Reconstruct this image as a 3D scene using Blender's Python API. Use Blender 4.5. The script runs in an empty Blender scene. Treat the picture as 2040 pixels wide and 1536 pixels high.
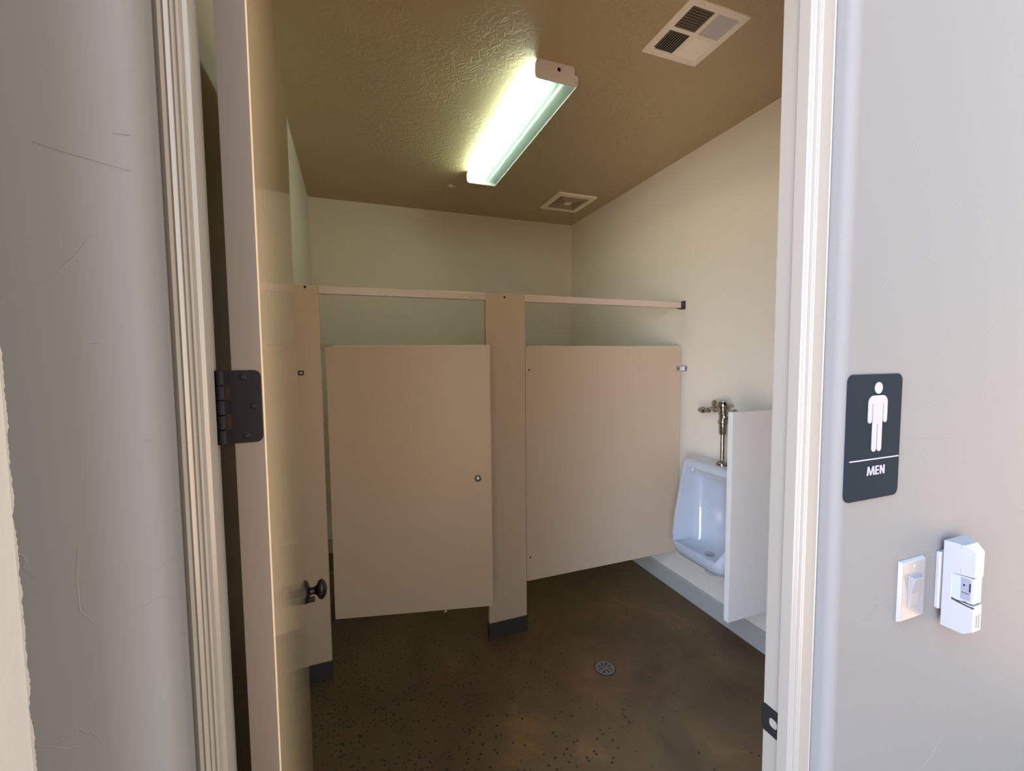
import bpy, bmesh, math, random
from mathutils import Vector, Matrix
random.seed(7)
scene = bpy.context.scene
C = scene.collection
PI = math.pi

# ------------------------------------------------------------------ measured place
XL, XR, YF, YB, H = -0.303, 2.177, 0.6237, 4.052, 3.0735      # room: left, right, front, back, ceiling
YH = 0.509                                                    # hall face of the door wall
YS = 2.405                                                    # front of the stall line
DOOR_H = 2.44

# ------------------------------------------------------------------ materials
def new_mat(name):
    m = bpy.data.materials.new(name); m.use_nodes = True
    nt = m.node_tree
    return m, nt, nt.nodes['Principled BSDF']

def simple(name, col, rough=0.5, metal=0.0, bump=0.0, scale=60.0, spec=0.5, coat=0.0, var=0.0):
    m, nt, b = new_mat(name)
    b.inputs['Base Color'].default_value = (*col, 1)
    b.inputs['Roughness'].default_value = rough
    b.inputs['Metallic'].default_value = metal
    b.inputs['Specular IOR Level'].default_value = spec
    b.inputs['Coat Weight'].default_value = coat
    if bump or var:
        tc = nt.nodes.new('ShaderNodeTexCoord')
        n = nt.nodes.new('ShaderNodeTexNoise'); n.inputs['Scale'].default_value = scale
        n.inputs['Detail'].default_value = 5
        nt.links.new(tc.outputs['Object'], n.inputs['Vector'])
        if bump:
            bp = nt.nodes.new('ShaderNodeBump'); bp.inputs['Strength'].default_value = bump
            bp.inputs['Distance'].default_value = 0.002
            nt.links.new(n.outputs['Fac'], bp.inputs['Height'])
            nt.links.new(bp.outputs['Normal'], b.inputs['Normal'])
        if var:
            mx = nt.nodes.new('ShaderNodeMix'); mx.data_type = 'RGBA'
            mx.inputs['A'].default_value = (*[c * (1 - var) for c in col], 1)
            mx.inputs['B'].default_value = (*[min(1, c * (1 + var)) for c in col], 1)
            nt.links.new(n.outputs['Fac'], mx.inputs['Factor'])
            nt.links.new(mx.outputs['Result'], b.inputs['Base Color'])
    return m

WALLC = (0.72, 0.665, 0.565)
M_wall = simple('wall_paint', WALLC, 0.42, bump=0.25, scale=14, var=0.02)
M_trim = simple('trim_paint', (0.165, 0.152, 0.128), 0.28, bump=0.08, scale=25)
M_stall = simple('stall_enamel', (0.525, 0.405, 0.285), 0.30, bump=0.03, scale=40, spec=.35)
M_stall_edge = simple('stall_edge_lightened', (0.66, 0.55, 0.40), 0.3)  # paler stall colour, standing in for lamplight on the top edges
M_rail = simple('headrail_enamel', (0.62, 0.50, 0.42), 0.3, bump=0.02)
M_shoe = simple('shoe_dark_steel', (0.045, 0.034, 0.030), 0.45, bump=0.05)
M_bronze = simple('oil_rubbed_bronze', (0.0075, 0.0068, 0.0072), 0.6, spec=.12, bump=0.1, scale=90)
M_knobb = simple('dark_bronze_knob', (0.016, 0.012, 0.011), 0.22, metal=0.3)
M_chrome = simple('chrome', (0.44, 0.43, 0.42), 0.08, metal=1.0)
M_nickel = simple('worn_nickel', (0.36, 0.36, 0.37), 0.3, metal=1.0)
M_black = simple('black_recess', (0.006, 0.005, 0.005), 0.7)
M_porc = simple('white_porcelain', (0.48, 0.51, 0.56), 0.08, coat=0.6)
M_screen = simple('screen_enamel', (0.72, 0.64, 0.56), 0.28, bump=0.03, scale=40)
M_screen_edge = simple('screen_edge_strip', (0.66, 0.64, 0.58), 0.35)
M_base = simple('baseboard_paint', (0.40, 0.375, 0.33), 0.4, bump=0.08, scale=20)
M_fixture = simple('white_fixture_metal', (0.78, 0.74, 0.70), 0.4)
M_grille = simple('grille_white_metal', (0.90, 0.84, 0.72), 0.4, bump=0.04)
M_grille_dirty = simple('dusty_grille_plastic', (0.48, 0.36, 0.24), 0.75, bump=0.4, scale=300, var=0.5)
M_fan = simple('fan_grille_plastic', (0.90, 0.83, 0.68), 0.5, bump=0.05)
M_louver_grey = simple('grey_louver_metal', (0.55, 0.53, 0.53), 0.45)
M_louver_rust = simple('dusty_brown_louver', (0.17, 0.125, 0.085), 0.6, bump=0.5, scale=120, var=0.45)
M_sign = simple('sign_charcoal', (0.010, 0.0145, 0.018), 0.8, spec=.02, bump=0.10, scale=500, var=0.15)
M_signmark = simple('sign_white', (0.155, 0.165, 0.20), 0.5)
M_plastic = simple('white_plastic', (0.185, 0.185, 0.185), 0.3)
M_plastic2 = simple('switch_plastic', (0.140, 0.140, 0.141), 0.32)
M_lens_grey = simple('sensor_window_plastic', (0.19, 0.20, 0.22), 0.25)
M_lens_card = simple('sensor_inner_grey', (0.11, 0.115, 0.14), 0.4)
M_drain = simple('cast_grey_metal', (0.20, 0.19, 0.165), 0.5, metal=0.5, bump=0.2, scale=120, var=0.2)
M_plaster = simple('bare_plaster', (0.92, 0.88, 0.80), 0.8, bump=0.4, scale=150)
M_paper = simple('paper_scrap', (0.66, 0.66, 0.55), 0.8)

# hall walls: pale grey paint on trowelled plaster, with a rough cut-in line where cream paint begins at the far left
def hall_mat():
    m, nt, b = new_mat('hall_paint')
    N, L = nt.nodes, nt.links
    tc = N.new('ShaderNodeTexCoord')
    sep = N.new('ShaderNodeSeparateXYZ'); L.new(tc.outputs['Object'], sep.inputs[0])
    nz = N.new('ShaderNodeTexNoise'); nz.inputs['Scale'].default_value = 160; nz.inputs['Detail'].default_value = 3
    mp = N.new('ShaderNodeMapping'); mp.inputs['Scale'].default_value = (0.2, 0.2, 1); L.new(tc.outputs['Object'], mp.inputs[0])
    L.new(mp.outputs[0], nz.inputs['Vector'])
    ad = N.new('ShaderNodeMath'); ad.operation = 'MULTIPLY_ADD'
    L.new(nz.outputs['Fac'], ad.inputs[0]); ad.inputs[1].default_value = 0.006; L.new(sep.outputs['X'], ad.inputs[2])
    gt = N.new('ShaderNodeMapRange'); gt.inputs['From Min'].default_value = -0.2880; gt.inputs['From Max'].default_value = -0.2865
    L.new(ad.outputs[0], gt.inputs['Value'])
    mx = N.new('ShaderNodeMix'); mx.data_type = 'RGBA'
    mx.inputs['A'].default_value = (0.30, 0.29, 0.26, 1); mx.inputs['B'].default_value = (0.118, 0.117, 0.112, 1)
    L.new(gt.outputs['Result'], mx.inputs['Factor']); L.new(mx.outputs['Result'], b.inputs['Base Color'])
    b.inputs['Roughness'].default_value = 0.55; b.inputs['Specular IOR Level'].default_value = 0.06
    # trowel marks: long soft ridges plus a few sharp nicks
    n1 = N.new('ShaderNodeTexNoise'); n1.inputs['Scale'].default_value = 5; n1.inputs['Detail'].default_value = 6; n1.inputs['Distortion'].default_value = 1.2
    L.new(tc.outputs['Object'], n1.inputs['Vector'])
    w = N.new('ShaderNodeTexVoronoi'); w.feature = 'DISTANCE_TO_EDGE'; w.inputs['Scale'].default_value = 7
    dst = N.new('ShaderNodeMix'); dst.data_type = 'RGBA'; dst.inputs['Factor'].default_value = 0.12
    L.new(tc.outputs['Object'], dst.inputs['A']); L.new(n1.outputs['Color'], dst.inputs['B'])
    L.new(dst.outputs['Result'], w.inputs['Vector'])
    rl = N.new('ShaderNodeMapRange'); rl.inputs['From Min'].default_value = 0.0; rl.inputs['From Max'].default_value = 0.012
    rl.inputs['To Min'].default_value = 1; rl.inputs['To Max'].default_value = 0
    L.new(w.outputs['Distance'], rl.inputs['Value'])
    msk = N.new('ShaderNodeMapRange'); msk.inputs['From Min'].default_value = 0.56; msk.inputs['From Max'].default_value = 0.66
    n2 = N.new('ShaderNodeTexNoise'); n2.inputs['Scale'].default_value = 9; L.new(tc.outputs['Object'], n2.inputs['Vector'])
    L.new(n2.outputs['Fac'], msk.inputs['Value'])
    mu = N.new('ShaderNodeMath'); mu.operation = 'MULTIPLY'; L.new(rl.outputs['Result'], mu.inputs[0]); L.new(msk.outputs['Result'], mu.inputs[1])
    sm = N.new('ShaderNodeMath'); sm.operation = 'MULTIPLY_ADD'; L.new(mu.outputs[0], sm.inputs[0]); sm.inputs[1].default_value = 0.25
    L.new(n1.outputs['Fac'], sm.inputs[2])
    bp = N.new('ShaderNodeBump'); bp.inputs['Strength'].default_value = 0.45; bp.inputs['Distance'].default_value = 0.003
    L.new(sm.outputs[0], bp.inputs['Height']); L.new(bp.outputs['Normal'], b.inputs['Normal'])
    return m
M_hall = hall_mat()

def ceiling_mat():
    m, nt, b = new_mat('ceiling_knockdown')
    N, L = nt.nodes, nt.links
    b.inputs['Base Color'].default_value = (0.48, 0.375, 0.225, 1); b.inputs['Roughness'].default_value = 0.5
    tc = N.new('ShaderNodeTexCoord')
    n0 = N.new('ShaderNodeTexNoise'); n0.inputs['Scale'].default_value = 9; n0.inputs['Detail'].default_value = 2
    L.new(tc.outputs['Object'], n0.inputs['Vector'])
    dst = N.new('ShaderNodeMix'); dst.data_type = 'RGBA'; dst.inputs['Factor'].default_value = 0.18
    L.new(tc.outputs['Object'], dst.inputs['A']); L.new(n0.outputs['Color'], dst.inputs['B'])
    n1 = N.new('ShaderNodeTexNoise'); n1.inputs['Scale'].default_value = 15; n1.inputs['Detail'].default_value = 3; n1.inputs['Distortion'].default_value = 2.0
    L.new(dst.outputs['Result'], n1.inputs['Vector'])
    r1 = N.new('ShaderNodeMapRange'); r1.inputs['From Min'].default_value = 0.47; r1.inputs['From Max'].default_value = 0.53
    L.new(n1.outputs['Fac'], r1.inputs['Value'])
    v = N.new('ShaderNodeTexVoronoi'); v.feature = 'DISTANCE_TO_EDGE'; v.inputs['Scale'].default_value = 10
    L.new(dst.outputs['Result'], v.inputs['Vector'])
    r2 = N.new('ShaderNodeMapRange'); r2.inputs['From Min'].default_value = 0.0; r2.inputs['From Max'].default_value = 0.05
    r2.inputs['To Min'].default_value = 1; r2.inputs['To Max'].default_value = 0
    L.new(v.outputs['Distance'], r2.inputs['Value'])
    ad = N.new('ShaderNodeMath'); ad.operation = 'MULTIPLY_ADD'; L.new(r2.outputs['Result'], ad.inputs[0]); ad.inputs[1].default_value = 0.5
    L.new(r1.outputs['Result'], ad.inputs[2])
    # trowelled smoother in places
    nm = N.new('ShaderNodeTexNoise'); nm.inputs['Scale'].default_value = 2.2; nm.inputs['Detail'].default_value = 2
    L.new(tc.outputs['Object'], nm.inputs['Vector'])
    rm = N.new('ShaderNodeMapRange'); rm.inputs['From Min'].default_value = 0.42; rm.inputs['From Max'].default_value = 0.62
    rm.inputs['To Min'].default_value = 0.06
    L.new(nm.outputs['Fac'], rm.inputs['Value'])
    mu = N.new('ShaderNodeMath'); mu.operation = 'MULTIPLY'; L.new(ad.outputs[0], mu.inputs[0]); L.new(rm.outputs['Result'], mu.inputs[1])
    bp = N.new('ShaderNodeBump'); bp.inputs['Strength'].default_value = 0.45; bp.inputs['Distance'].default_value = 0.0035
    L.new(mu.outputs[0], bp.inputs['Height']); L.new(bp.outputs['Normal'], b.inputs['Normal'])
    return m
M_ceil = ceiling_mat()

def floor_mat():
    m, nt, b = new_mat('stained_concrete')
    N, L = nt.nodes, nt.links
    tc = N.new('ShaderNodeTexCoord')
    n1 = N.new('ShaderNodeTexNoise'); n1.inputs['Scale'].default_value = 1.9; n1.inputs['Detail'].default_value = 8; n1.inputs['Roughness'].default_value = 0.62; n1.inputs['Distortion'].default_value = 0.6
    L.new(tc.outputs['Object'], n1.inputs['Vector'])
    cr = N.new('ShaderNodeValToRGB')
    e = cr.color_ramp.elements
    e[0].position = 0.33; e[0].color = (0.0679, 0.0392, 0.0208, 1)
    e[1].position = 0.67; e[1].color = (0.2036, 0.1096, 0.0422, 1)
    a = e.new(0.42); a.color = (0.1018, 0.0580, 0.0278, 1)
    a = e.new(0.50); a.color = (0.1120, 0.0700, 0.0298, 1)
    a = e.new(0.60); a.color = (0.1426, 0.0818, 0.0348, 1)
    L.new(n1.outputs['Fac'], cr.inputs['Fac'])
    # olive cast in patches
    n2 = N.new('ShaderNodeTexNoise'); n2.inputs['Scale'].default_value = 1.1; n2.inputs['Detail'].default_value = 5
    mp = N.new('ShaderNodeMapping'); mp.inputs['Location'].default_value = (3.1, 1.7, 0); L.new(tc.outputs['Object'], mp.inputs[0]); L.new(mp.outputs[0], n2.inputs['Vector'])
    r2 = N.new('ShaderNodeMapRange'); r2.inputs['From Min'].default_value = 0.45; r2.inputs['From Max'].default_value = 0.7; r2.inputs['To Max'].default_value = 0.6
    L.new(n2.outputs['Fac'], r2.inputs['Value'])
    mx = N.new('ShaderNodeMix'); mx.data_type = 'RGBA'; mx.inputs['B'].default_value = (0.0951, 0.0700, 0.0258, 1)
    L.new(r2.outputs['Result'], mx.inputs['Factor']); L.new(cr.outputs['Color'], mx.inputs['A'])
    # rust bloom round the drain
    sep = N.new('ShaderNodeVectorMath'); sep.operation = 'DISTANCE'; sep.inputs[1].default_value = (1.16, 1.95, 0)
    L.new(tc.outputs['Object'], sep.inputs[0])
    n3 = N.new('ShaderNodeTexNoise'); n3.inputs['Scale'].default_value = 6; n3.inputs['Detail'].default_value = 6; L.new(tc.outputs['Object'], n3.inputs['Vector'])
    dd = N.new('ShaderNodeMath'); dd.operation = 'MULTIPLY_ADD'; L.new(n3.outputs['Fac'], dd.inputs[0]); dd.inputs[1].default_value = 0.7
    L.new(sep.outputs['Value'], dd.inputs[2])
    r3 = N.new('ShaderNodeMapRange'); r3.inputs['From Min'].default_value = 0.35; r3.inputs['From Max'].default_value = 0.70; r3.inputs['To Min'].default_value = 0.65; r3.inputs['To Max'].default_value = 0
    L.new(dd.outputs[0], r3.inputs['Value'])
    mx2 = N.new('ShaderNodeMix'); mx2.data_type = 'RGBA'; mx2.inputs['B'].default_value = (0.2172, 0.1066, 0.0497, 1)
    L.new(r3.outputs['Result'], mx2.inputs['Factor']); L.new(mx.outputs['Result'], mx2.inputs['A'])
    # small pits, denser to the left and towards the door
    vo = N.new('ShaderNodeTexVoronoi'); vo.inputs['Scale'].default_value = 48; L.new(tc.outputs['Object'], vo.inputs['Vector'])
    cs = N.new('ShaderNodeSeparateColor'); L.new(vo.outputs['Color'], cs.inputs[0])
    sx = N.new('ShaderNodeSeparateXYZ'); L.new(tc.outputs['Object'], sx.inputs[0])
    th = N.new('ShaderNodeMapRange'); th.inputs['From Min'].default_value = 0.1; th.inputs['From Max'].default_value = 1.3
    th.inputs['To Min'].default_value = 0.25; th.inputs['To Max'].default_value = 0.96
    sxy = N.new('ShaderNodeMath'); sxy.operation = 'MULTIPLY_ADD'; L.new(sx.outputs['Y'], sxy.inputs[0]); sxy.inputs[1].default_value = 0.35; L.new(sx.outputs['X'], sxy.inputs[2])
    sxz = N.new('ShaderNodeMath'); sxz.operation = 'ADD'; L.new(sxy.outputs[0], sxz.inputs[0]); sxz.inputs[1].default_value = -0.60
    L.new(sxz.outputs[0], th.inputs['Value'])
    gt = N.new('ShaderNodeMath'); gt.operation = 'GREATER_THAN'; L.new(cs.outputs[0], gt.inputs[0]); L.new(th.outputs['Result'], gt.inputs[1])
    pr = N.new('ShaderNodeMapRange'); pr.inputs['From Min'].default_value = 0.20; pr.inputs['From Max'].default_value = 0.34; pr.inputs['To Min'].default_value = 1; pr.inputs['To Max'].default_value = 0
    L.new(vo.outputs['Distance'], pr.inputs['Value'])
    pit = N.new('ShaderNodeMath'); pit.operation = 'MULTIPLY'; L.new(pr.outputs['Result'], pit.inputs[0]); L.new(gt.outputs[0], pit.inputs[1])
    mx3 = N.new('ShaderNodeMix'); mx3.data_type = 'RGBA'; mx3.inputs['B'].default_value = (0.0306, 0.0190, 0.0109, 1)
    L.new(pit.outputs[0], mx3.inputs['Factor']); L.new(mx2.outputs['Result'], mx3.inputs['A'])
    L.new(mx3.outputs['Result'], b.inputs['Base Color'])
    b.inputs['Roughness'].default_value = 0.55
    b.inputs['Specular IOR Level'].default_value = 0.35
    inv = N.new('ShaderNodeMath'); inv.operation = 'MULTIPLY_ADD'; L.new(pit.outputs[0], inv.inputs[0]); inv.inputs[1].default_value = -1.0; L.new(n1.outputs['Fac'], inv.inputs[2])
    bp = N.new('ShaderNodeBump'); bp.inputs['Strength'].default_value = 0.35; bp.inputs['Distance'].default_value = 0.003
    L.new(inv.outputs[0], bp.inputs['Height']); L.new(bp.outputs['Normal'], b.inputs['Normal'])
    return m
M_floor = floor_mat()

def door_mat():      # brushed gloss paint: fine upright brush ridges
    m, nt, b = new_mat('door_gloss_paint')
    N, L = nt.nodes, nt.links
    b.inputs['Base Color'].default_value = (0.42, 0.33, 0.21, 1); b.inputs['Roughness'].default_value = 0.10; b.inputs['Specular IOR Level'].default_value = 0.45
    tc = N.new('ShaderNodeTexCoord')
    mp = N.new('ShaderNodeMapping'); mp.inputs['Scale'].default_value = (60, 60, 0.8); L.new(tc.outputs['Object'], mp.inputs[0])
    n = N.new('ShaderNodeTexNoise'); n.inputs['Scale'].default_value = 1.0; n.inputs['Detail'].default_value = 3; L.new(mp.outputs[0], n.inputs['Vector'])
    bp = N.new('ShaderNodeBump'); bp.inputs['Strength'].default_value = 0.22; bp.inputs['Distance'].default_value = 0.002
    L.new(n.outputs['Fac'], bp.inputs['Height']); L.new(bp.outputs['Normal'], b.inputs['Normal'])
    return m
M_door = door_mat()

def tube_mat(name, col, strength):
    m = bpy.data.materials.new(name); m.use_nodes = True
    nt = m.node_tree; nt.nodes.clear()
    o = nt.nodes.new('ShaderNodeOutputMaterial'); e = nt.nodes.new('ShaderNodeEmission')
    e.inputs['Color'].default_value = (*col, 1); e.inputs['Strength'].default_value = strength
    nt.links.new(e.outputs[0], o.inputs['Surface'])
    return m
TUBE = 33.0
M_tube_on = tube_mat('lit_fluorescent_tube', (0.85, 1.0, 0.80), TUBE)
M_tube_off = simple('unlit_fluorescent_tube', (0.75, 0.80, 0.76), 0.4)

def lens_mat():      # ribbed prismatic acrylic: part clear, part diffusing
    m = bpy.data.materials.new('prismatic_acrylic'); m.use_nodes = True
    nt = m.node_tree; N, L = nt.nodes, nt.links; N.clear()
    o = N.new('ShaderNodeOutputMaterial')
    tl = N.new('ShaderNodeBsdfTranslucent'); tl.inputs['Color'].default_value = (0.64, 0.90, 0.84, 1)
    tp = N.new('ShaderNodeBsdfTransparent'); tp.inputs['Color'].default_value = (0.93, 0.97, 0.94, 1)
    gl = N.new('ShaderNodeBsdfGlossy'); gl.inputs['Roughness'].default_value = 0.2
    m1 = N.new('ShaderNodeMixShader'); m1.inputs[0].default_value = 0.68
    m2 = N.new('ShaderNodeMixShader'); m2.inputs[0].default_value = 0.05
    tc = N.new('ShaderNodeTexCoord')
    w = N.new('ShaderNodeTexWave'); w.bands_direction = 'Y'; w.inputs['Scale'].default_value = 45
    L.new(tc.outputs['Object'], w.inputs['Vector'])
    bp = N.new('ShaderNodeBump'); bp.inputs['Strength'].default_value = 0.2; bp.inputs['Distance'].default_value = 0.002
    L.new(w.outputs['Fac'], bp.inputs['Height'])
    L.new(bp.outputs['Normal'], gl.inputs['Normal'])
    L.new(tl.outputs[0], m1.inputs[1]); L.new(tp.outputs[0], m1.inputs[2])
    L.new(m1.outputs[0], m2.inputs[1]); L.new(gl.outputs[0], m2.inputs[2])
    L.new(m2.outputs[0], o.inputs['Surface'])
    return m
M_lens = lens_mat()

# ------------------------------------------------------------------ geometry helpers
def bm_new(): return bmesh.new()

def add_box(bm, x0, x1, y0, y1, z0, z1, M=None):
    vs = [bm.verts.new((x, y, z)) for x in (x0, x1) for y in (y0, y1) for z in (z0, z1)]
    for f in ((0, 1, 3, 2), (4, 6, 7, 5), (0, 4, 5, 1), (2, 3, 7, 6), (0, 2, 6, 4), (1, 5, 7, 3)):
        bm.faces.new([vs[i] for i in f])
    if M is not None: bmesh.ops.transform(bm, matrix=M, verts=vs)
    return vs

def add_prism(bm, pts, a, b, axis='z', M=None):
    """closed outline pts extruded a..b along axis (x: pts are (y,z); y: (x,z); z: (x,y))"""
    def mk(p, t):
        return {'z': (p[0], p[1], t), 'y': (p[0], t, p[1]), 'x': (t, p[0], p[1])}[axis]
    v0 = [bm.verts.new(mk(p, a)) for p in pts]; v1 = [bm.verts.new(mk(p, b)) for p in pts]
    n = len(pts)
    bm.faces.new(v0); bm.faces.new(v1[::-1])
    for i in range(n):
        bm.faces.new((v0[i], v0[(i + 1) % n], v1[(i + 1) % n], v1[i]))
    if M is not None: bmesh.ops.transform(bm, matrix=M, verts=v0 + v1)
    return v0 + v1

def add_lathe(bm, prof, n=24, M=None, caps=True):
    """prof: (r, z) list turned about z"""
    rings, vs = [], []
    for r, z in prof:
        if r < 1e-6:
            v = bm.verts.new((0, 0, z)); rings.append([v]); vs.append(v)
        else:
            ring = [bm.verts.new((r * math.cos(2 * PI * i / n), r * math.sin(2 * PI * i / n), z)) for i in range(n)]
            rings.append(ring); vs += ring
    for A, B in zip(rings, rings[1:]):
        for i in range(n):
            j = (i + 1) % n
            if len(A) == 1 and len(B) == 1: continue
            if len(A) == 1: bm.faces.new((A[0], B[j], B[i]))
            elif len(B) == 1: bm.faces.new((A[i], A[j], B[0]))
            else: bm.faces.new((A[i], A[j], B[j], B[i]))
    if caps:
        if len(rings[0]) > 1: bm.faces.new(rings[0])
        if len(rings[-1]) > 1: bm.faces.new(rings[-1])
    if M is not None: bmesh.ops.transform(bm, matrix=M, verts=vs)
    return vs

def T(x, y, z): return Matrix.Translation((x, y, z))
def RX(a): return Matrix.Rotation(a, 4, 'X')
def RY(a): return Matrix.Rotation(a, 4, 'Y')
def RZ(a): return Matrix.Rotation(a, 4, 'Z')

def rrect(w, h, r, n=6, cx=0, cy=0):
    pts = []
    for sx, sy, a0 in ((1, 1, 0), (-1, 1, 90), (-1, -1, 180), (1, -1, 270)):
        for i in range(n + 1):
            a = math.radians(a0 + 90 * i / n)
            pts.append((cx + sx * (w / 2 - r) + r * math.cos(a), cy + sy * (h / 2 - r) + r * math.sin(a)))
    return pts

def finish(name, bm, mat, parent=None, smooth=0, bevel=0, seg=2, world=True):
    bmesh.ops.recalc_face_normals(bm, faces=bm.faces)
    if bevel:
        es = [e for e in bm.edges if len(e.link_faces) == 2 and e.calc_face_angle(0) > math.radians(50)]
        bmesh.ops.bevel(bm, geom=es, offset=bevel, segments=seg, affect='EDGES', profile=0.5, clamp_overlap=True)
    if smooth:
        for f in bm.faces: f.smooth = True
        for e in bm.edges:
            if len(e.link_faces) == 2: e.smooth = e.calc_face_angle(0) < math.radians(smooth)
    me = bpy.data.meshes.new(name); bm.to_mesh(me); bm.free()
    me.materials.append(mat)
    o = bpy.data.objects.new(name, me); C.objects.link(o)
    if parent is not None:
        o.parent = parent
        if world:                     # mesh was written in world coordinates
            o.matrix_parent_inverse = parent.matrix_world_like.inverted() if hasattr(parent, 'matrix_world_like') else Matrix.Identity(4)
    return o

WORLDM = {}
def wm(o): return WORLDM.get(o.name, Matrix.Identity(4))

def part(name, bm, mat, parent, label=None, smooth=0, bevel=0, seg=2):
    """a part whose mesh was written in the world frame; it is re-based on its thing"""
    o = finish(name, bm, mat, None, smooth, bevel, seg)
    o.data.transform(wm(parent).inverted())
    o.parent = parent
    WORLDM[o.name] = wm(parent)
    if label: o['label'] = label
    return o

def thing(name, loc, label, cat, group=None, kind=None, rotz=0):
    o = bpy.data.objects.new(name, None); C.objects.link(o)
    o.empty_display_size = 0.05
    o.location = loc; o.rotation_euler = (0, 0, rotz)
    WORLDM[o.name] = Matrix.Translation(loc) @ RZ(rotz)
    o['label'] = label; o['category'] = cat
    if group: o['group'] = group
    if kind: o['kind'] = kind
    return o

def tag(o, label, cat, kind=None, group=None):
    o['label'] = label; o['category'] = cat
    if kind: o['kind'] = kind
    if group: o['group'] = group
    return o

def struct(name, bm, mat, label, cat, smooth=0, bevel=0, seg=2):
    return tag(finish(name, bm, mat, None, smooth, bevel, seg), label, cat, 'structure')

# ------------------------------------------------------------------ room shell
bm = bm_new(); add_box(bm, -2.2, 3.2, -1.1, YB + 0.12, -0.10, 0)
struct('floor', bm, M_floor, 'dark brown stained concrete floor with small pits', 'floor')
bm = bm_new(); add_box(bm, XL - 0.12, XR + 0.12, YH + 0.03, YB + 0.12, H, H + 0.10)
struct('ceiling', bm, M_ceil, 'tan knockdown textured ceiling', 'ceiling')
bm = bm_new(); add_box(bm, XL - 0.12, XR + 0.12, YB, YB + 0.12, 0, H)
struct('wall_back', bm, M_wall, 'tan back wall above the toilet stall doors', 'wall')
bm = bm_new(); add_box(bm, XL - 0.12, XL, YF, YB, 0, H)
struct('wall_left', bm, M_wall, 'pale left restroom wall behind the open entry door', 'wall')
bm = bm_new(); add_box(bm, XR, XR + 0.12, YF, YB, 0, H)
struct('wall_right', bm, M_wall, 'pale right restroom wall carrying the urinal', 'wall')

# door wall: one mesh with rounded (bullnose) corners on the hall side of the opening
JL, JR = -0.1745, 0.8155          # drywall returns either side
R = 0.019
OPZ = 2.545                       # drywall head of the opening
def arc(cx, cy, a0, a1, n=8):
    return [(cx + R * math.cos(math.radians(a0 + (a1 - a0) * i / n)), cy + R * math.sin(math.radians(a0 + (a1 - a0) * i / n))) for i in range(n + 1)]
bm = bm_new()
add_prism(bm, [(-2.2, YF), (-2.2, YH)] + arc(JL - R, YH + R, -90, 0) + [(JL, YF)], 0, OPZ)
add_prism(bm, [(3.2, YF), (JR, YF)] + arc(JR + R, YH + R, 180, 270) + [(3.2, YH)], 0, OPZ)
add_box(bm, -2.2, 3.2, YH, YF, OPZ, H + 0.10)
struct('wall_front', bm, M_hall, 'grey plaster hall wall with rounded corners around the doorway', 'wall', smooth=35)

bm = bm_new(); add_box(bm, -.85, -.2885, .42, YH - .0005, 0, H)  # stub carrying the cream strip; its projection is added to shade the hall wall
struct('wall_side', bm, simple('cream_wall_paint', (0.33, 0.32, 0.285), 0.5, bump=.5, scale=70), 'cream wall corner at the far left edge of the hall wall', 'wall')

WS = bpy.data.objects['wall_side']; WORLDM[WS.name] = Matrix.Identity(4)
rj = random.Random(3); zs = [i * .0022 for i in range(int(2.2 / .0022))]; wob = 0.0; edge = []
for z in zs:
    wob = .82 * wob + rj.uniform(-.0006, .0006); edge.append((-.2872 + wob + rj.uniform(0, .0005), z))
bm = bm_new(); add_prism(bm, edge + [(-.2890, zs[-1]), (-.2890, 0)], YH - .0004, YH + .0002, axis='y')
part('cut_in_paint_edge', bm, WS.data.materials[0], WS)
WF = bpy.data.objects['wall_front']; WORLDM[WF.name] = Matrix.Identity(4)
M_scuff = simple('graphite_scuff', (0.085, 0.082, 0.078), .6); M_nick = simple('bare_plaster_nick', (0.138, 0.137, 0.132), .7)
def scuff(name, pts, w_, mat):
    bm = bm_new(); n = len(pts); up_, dn_ = [], []
    for i, (x, z) in enumerate(pts):
        a, b_ = pts[max(i - 1, 0)], pts[min(i + 1, n - 1)]
        t = Vector((b_[0] - a[0], b_[1] - a[1])).normalized(); k = w_ * (.25 + .75 * math.sin(PI * (i + .4) / (n - .2)))
        up_.append((x - t.y * k, z + t.x * k)); dn_.append((x + t.y * k, z - t.x * k))
    add_prism(bm, up_ + dn_[::-1], YH - .0003, YH + .0002, axis='y')
    part(name, bm, mat, WF)
scuff('scuff_mark', [(-.2556, 1.8979), (-.2353, 1.8923), (-.2107, 1.887), (-.1879, 1.8825)], .00016, M_scuff)
scuff('scuff_mark', [(-.2001, 1.9146), (-.1930, 1.9146), (-.1863, 1.915)], .00018, M_scuff)
scuff('scuff_mark', [(-.188, 1.6278), (-.1847, 1.6286)], .0005, M_scuff)
scuff('scuff_mark', [(-.2249, 1.7227), (-.2176, 1.7223)], .0004, M_scuff)
for q_ in ([(.9827, 2.0923), (.9925, 2.103), (1.0017, 2.1063), (.9970, 2.092), (.985, 2.070)], [(.9123, 1.8267), (.9220, 1.836), (.9302, 1.8431)], [(1.0262, 1.592), (1.06, 1.602), (1.11, 1.614), (1.1732, 1.623)],
           [(.8596, 1.1091), (.880, 1.1135), (.9105, 1.1154)], [(.9344, 1.0987), (.960, 1.1040), (.9891, 1.0997)], [(1.1147, .8229), (1.150, .840), (1.1801, .8662)], [(1.0205, 1.1127), (1.05, 1.118), (1.0867, 1.1262)],
           [(-.245, 1.5321), (-.2475, 1.50), (-.2467, 1.4713), (-.238, 1.4594)], [(-.2819, 1.349), (-.265, 1.341), (-.247, 1.3401)]):
    scuff('plaster_nick', q_, .0004, M_nick)
scuff('scuff_mark', [(1.002, 1.5412), (1.08, 1.5370), (1.1728, 1.5335)], .0002, M_nick)

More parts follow.
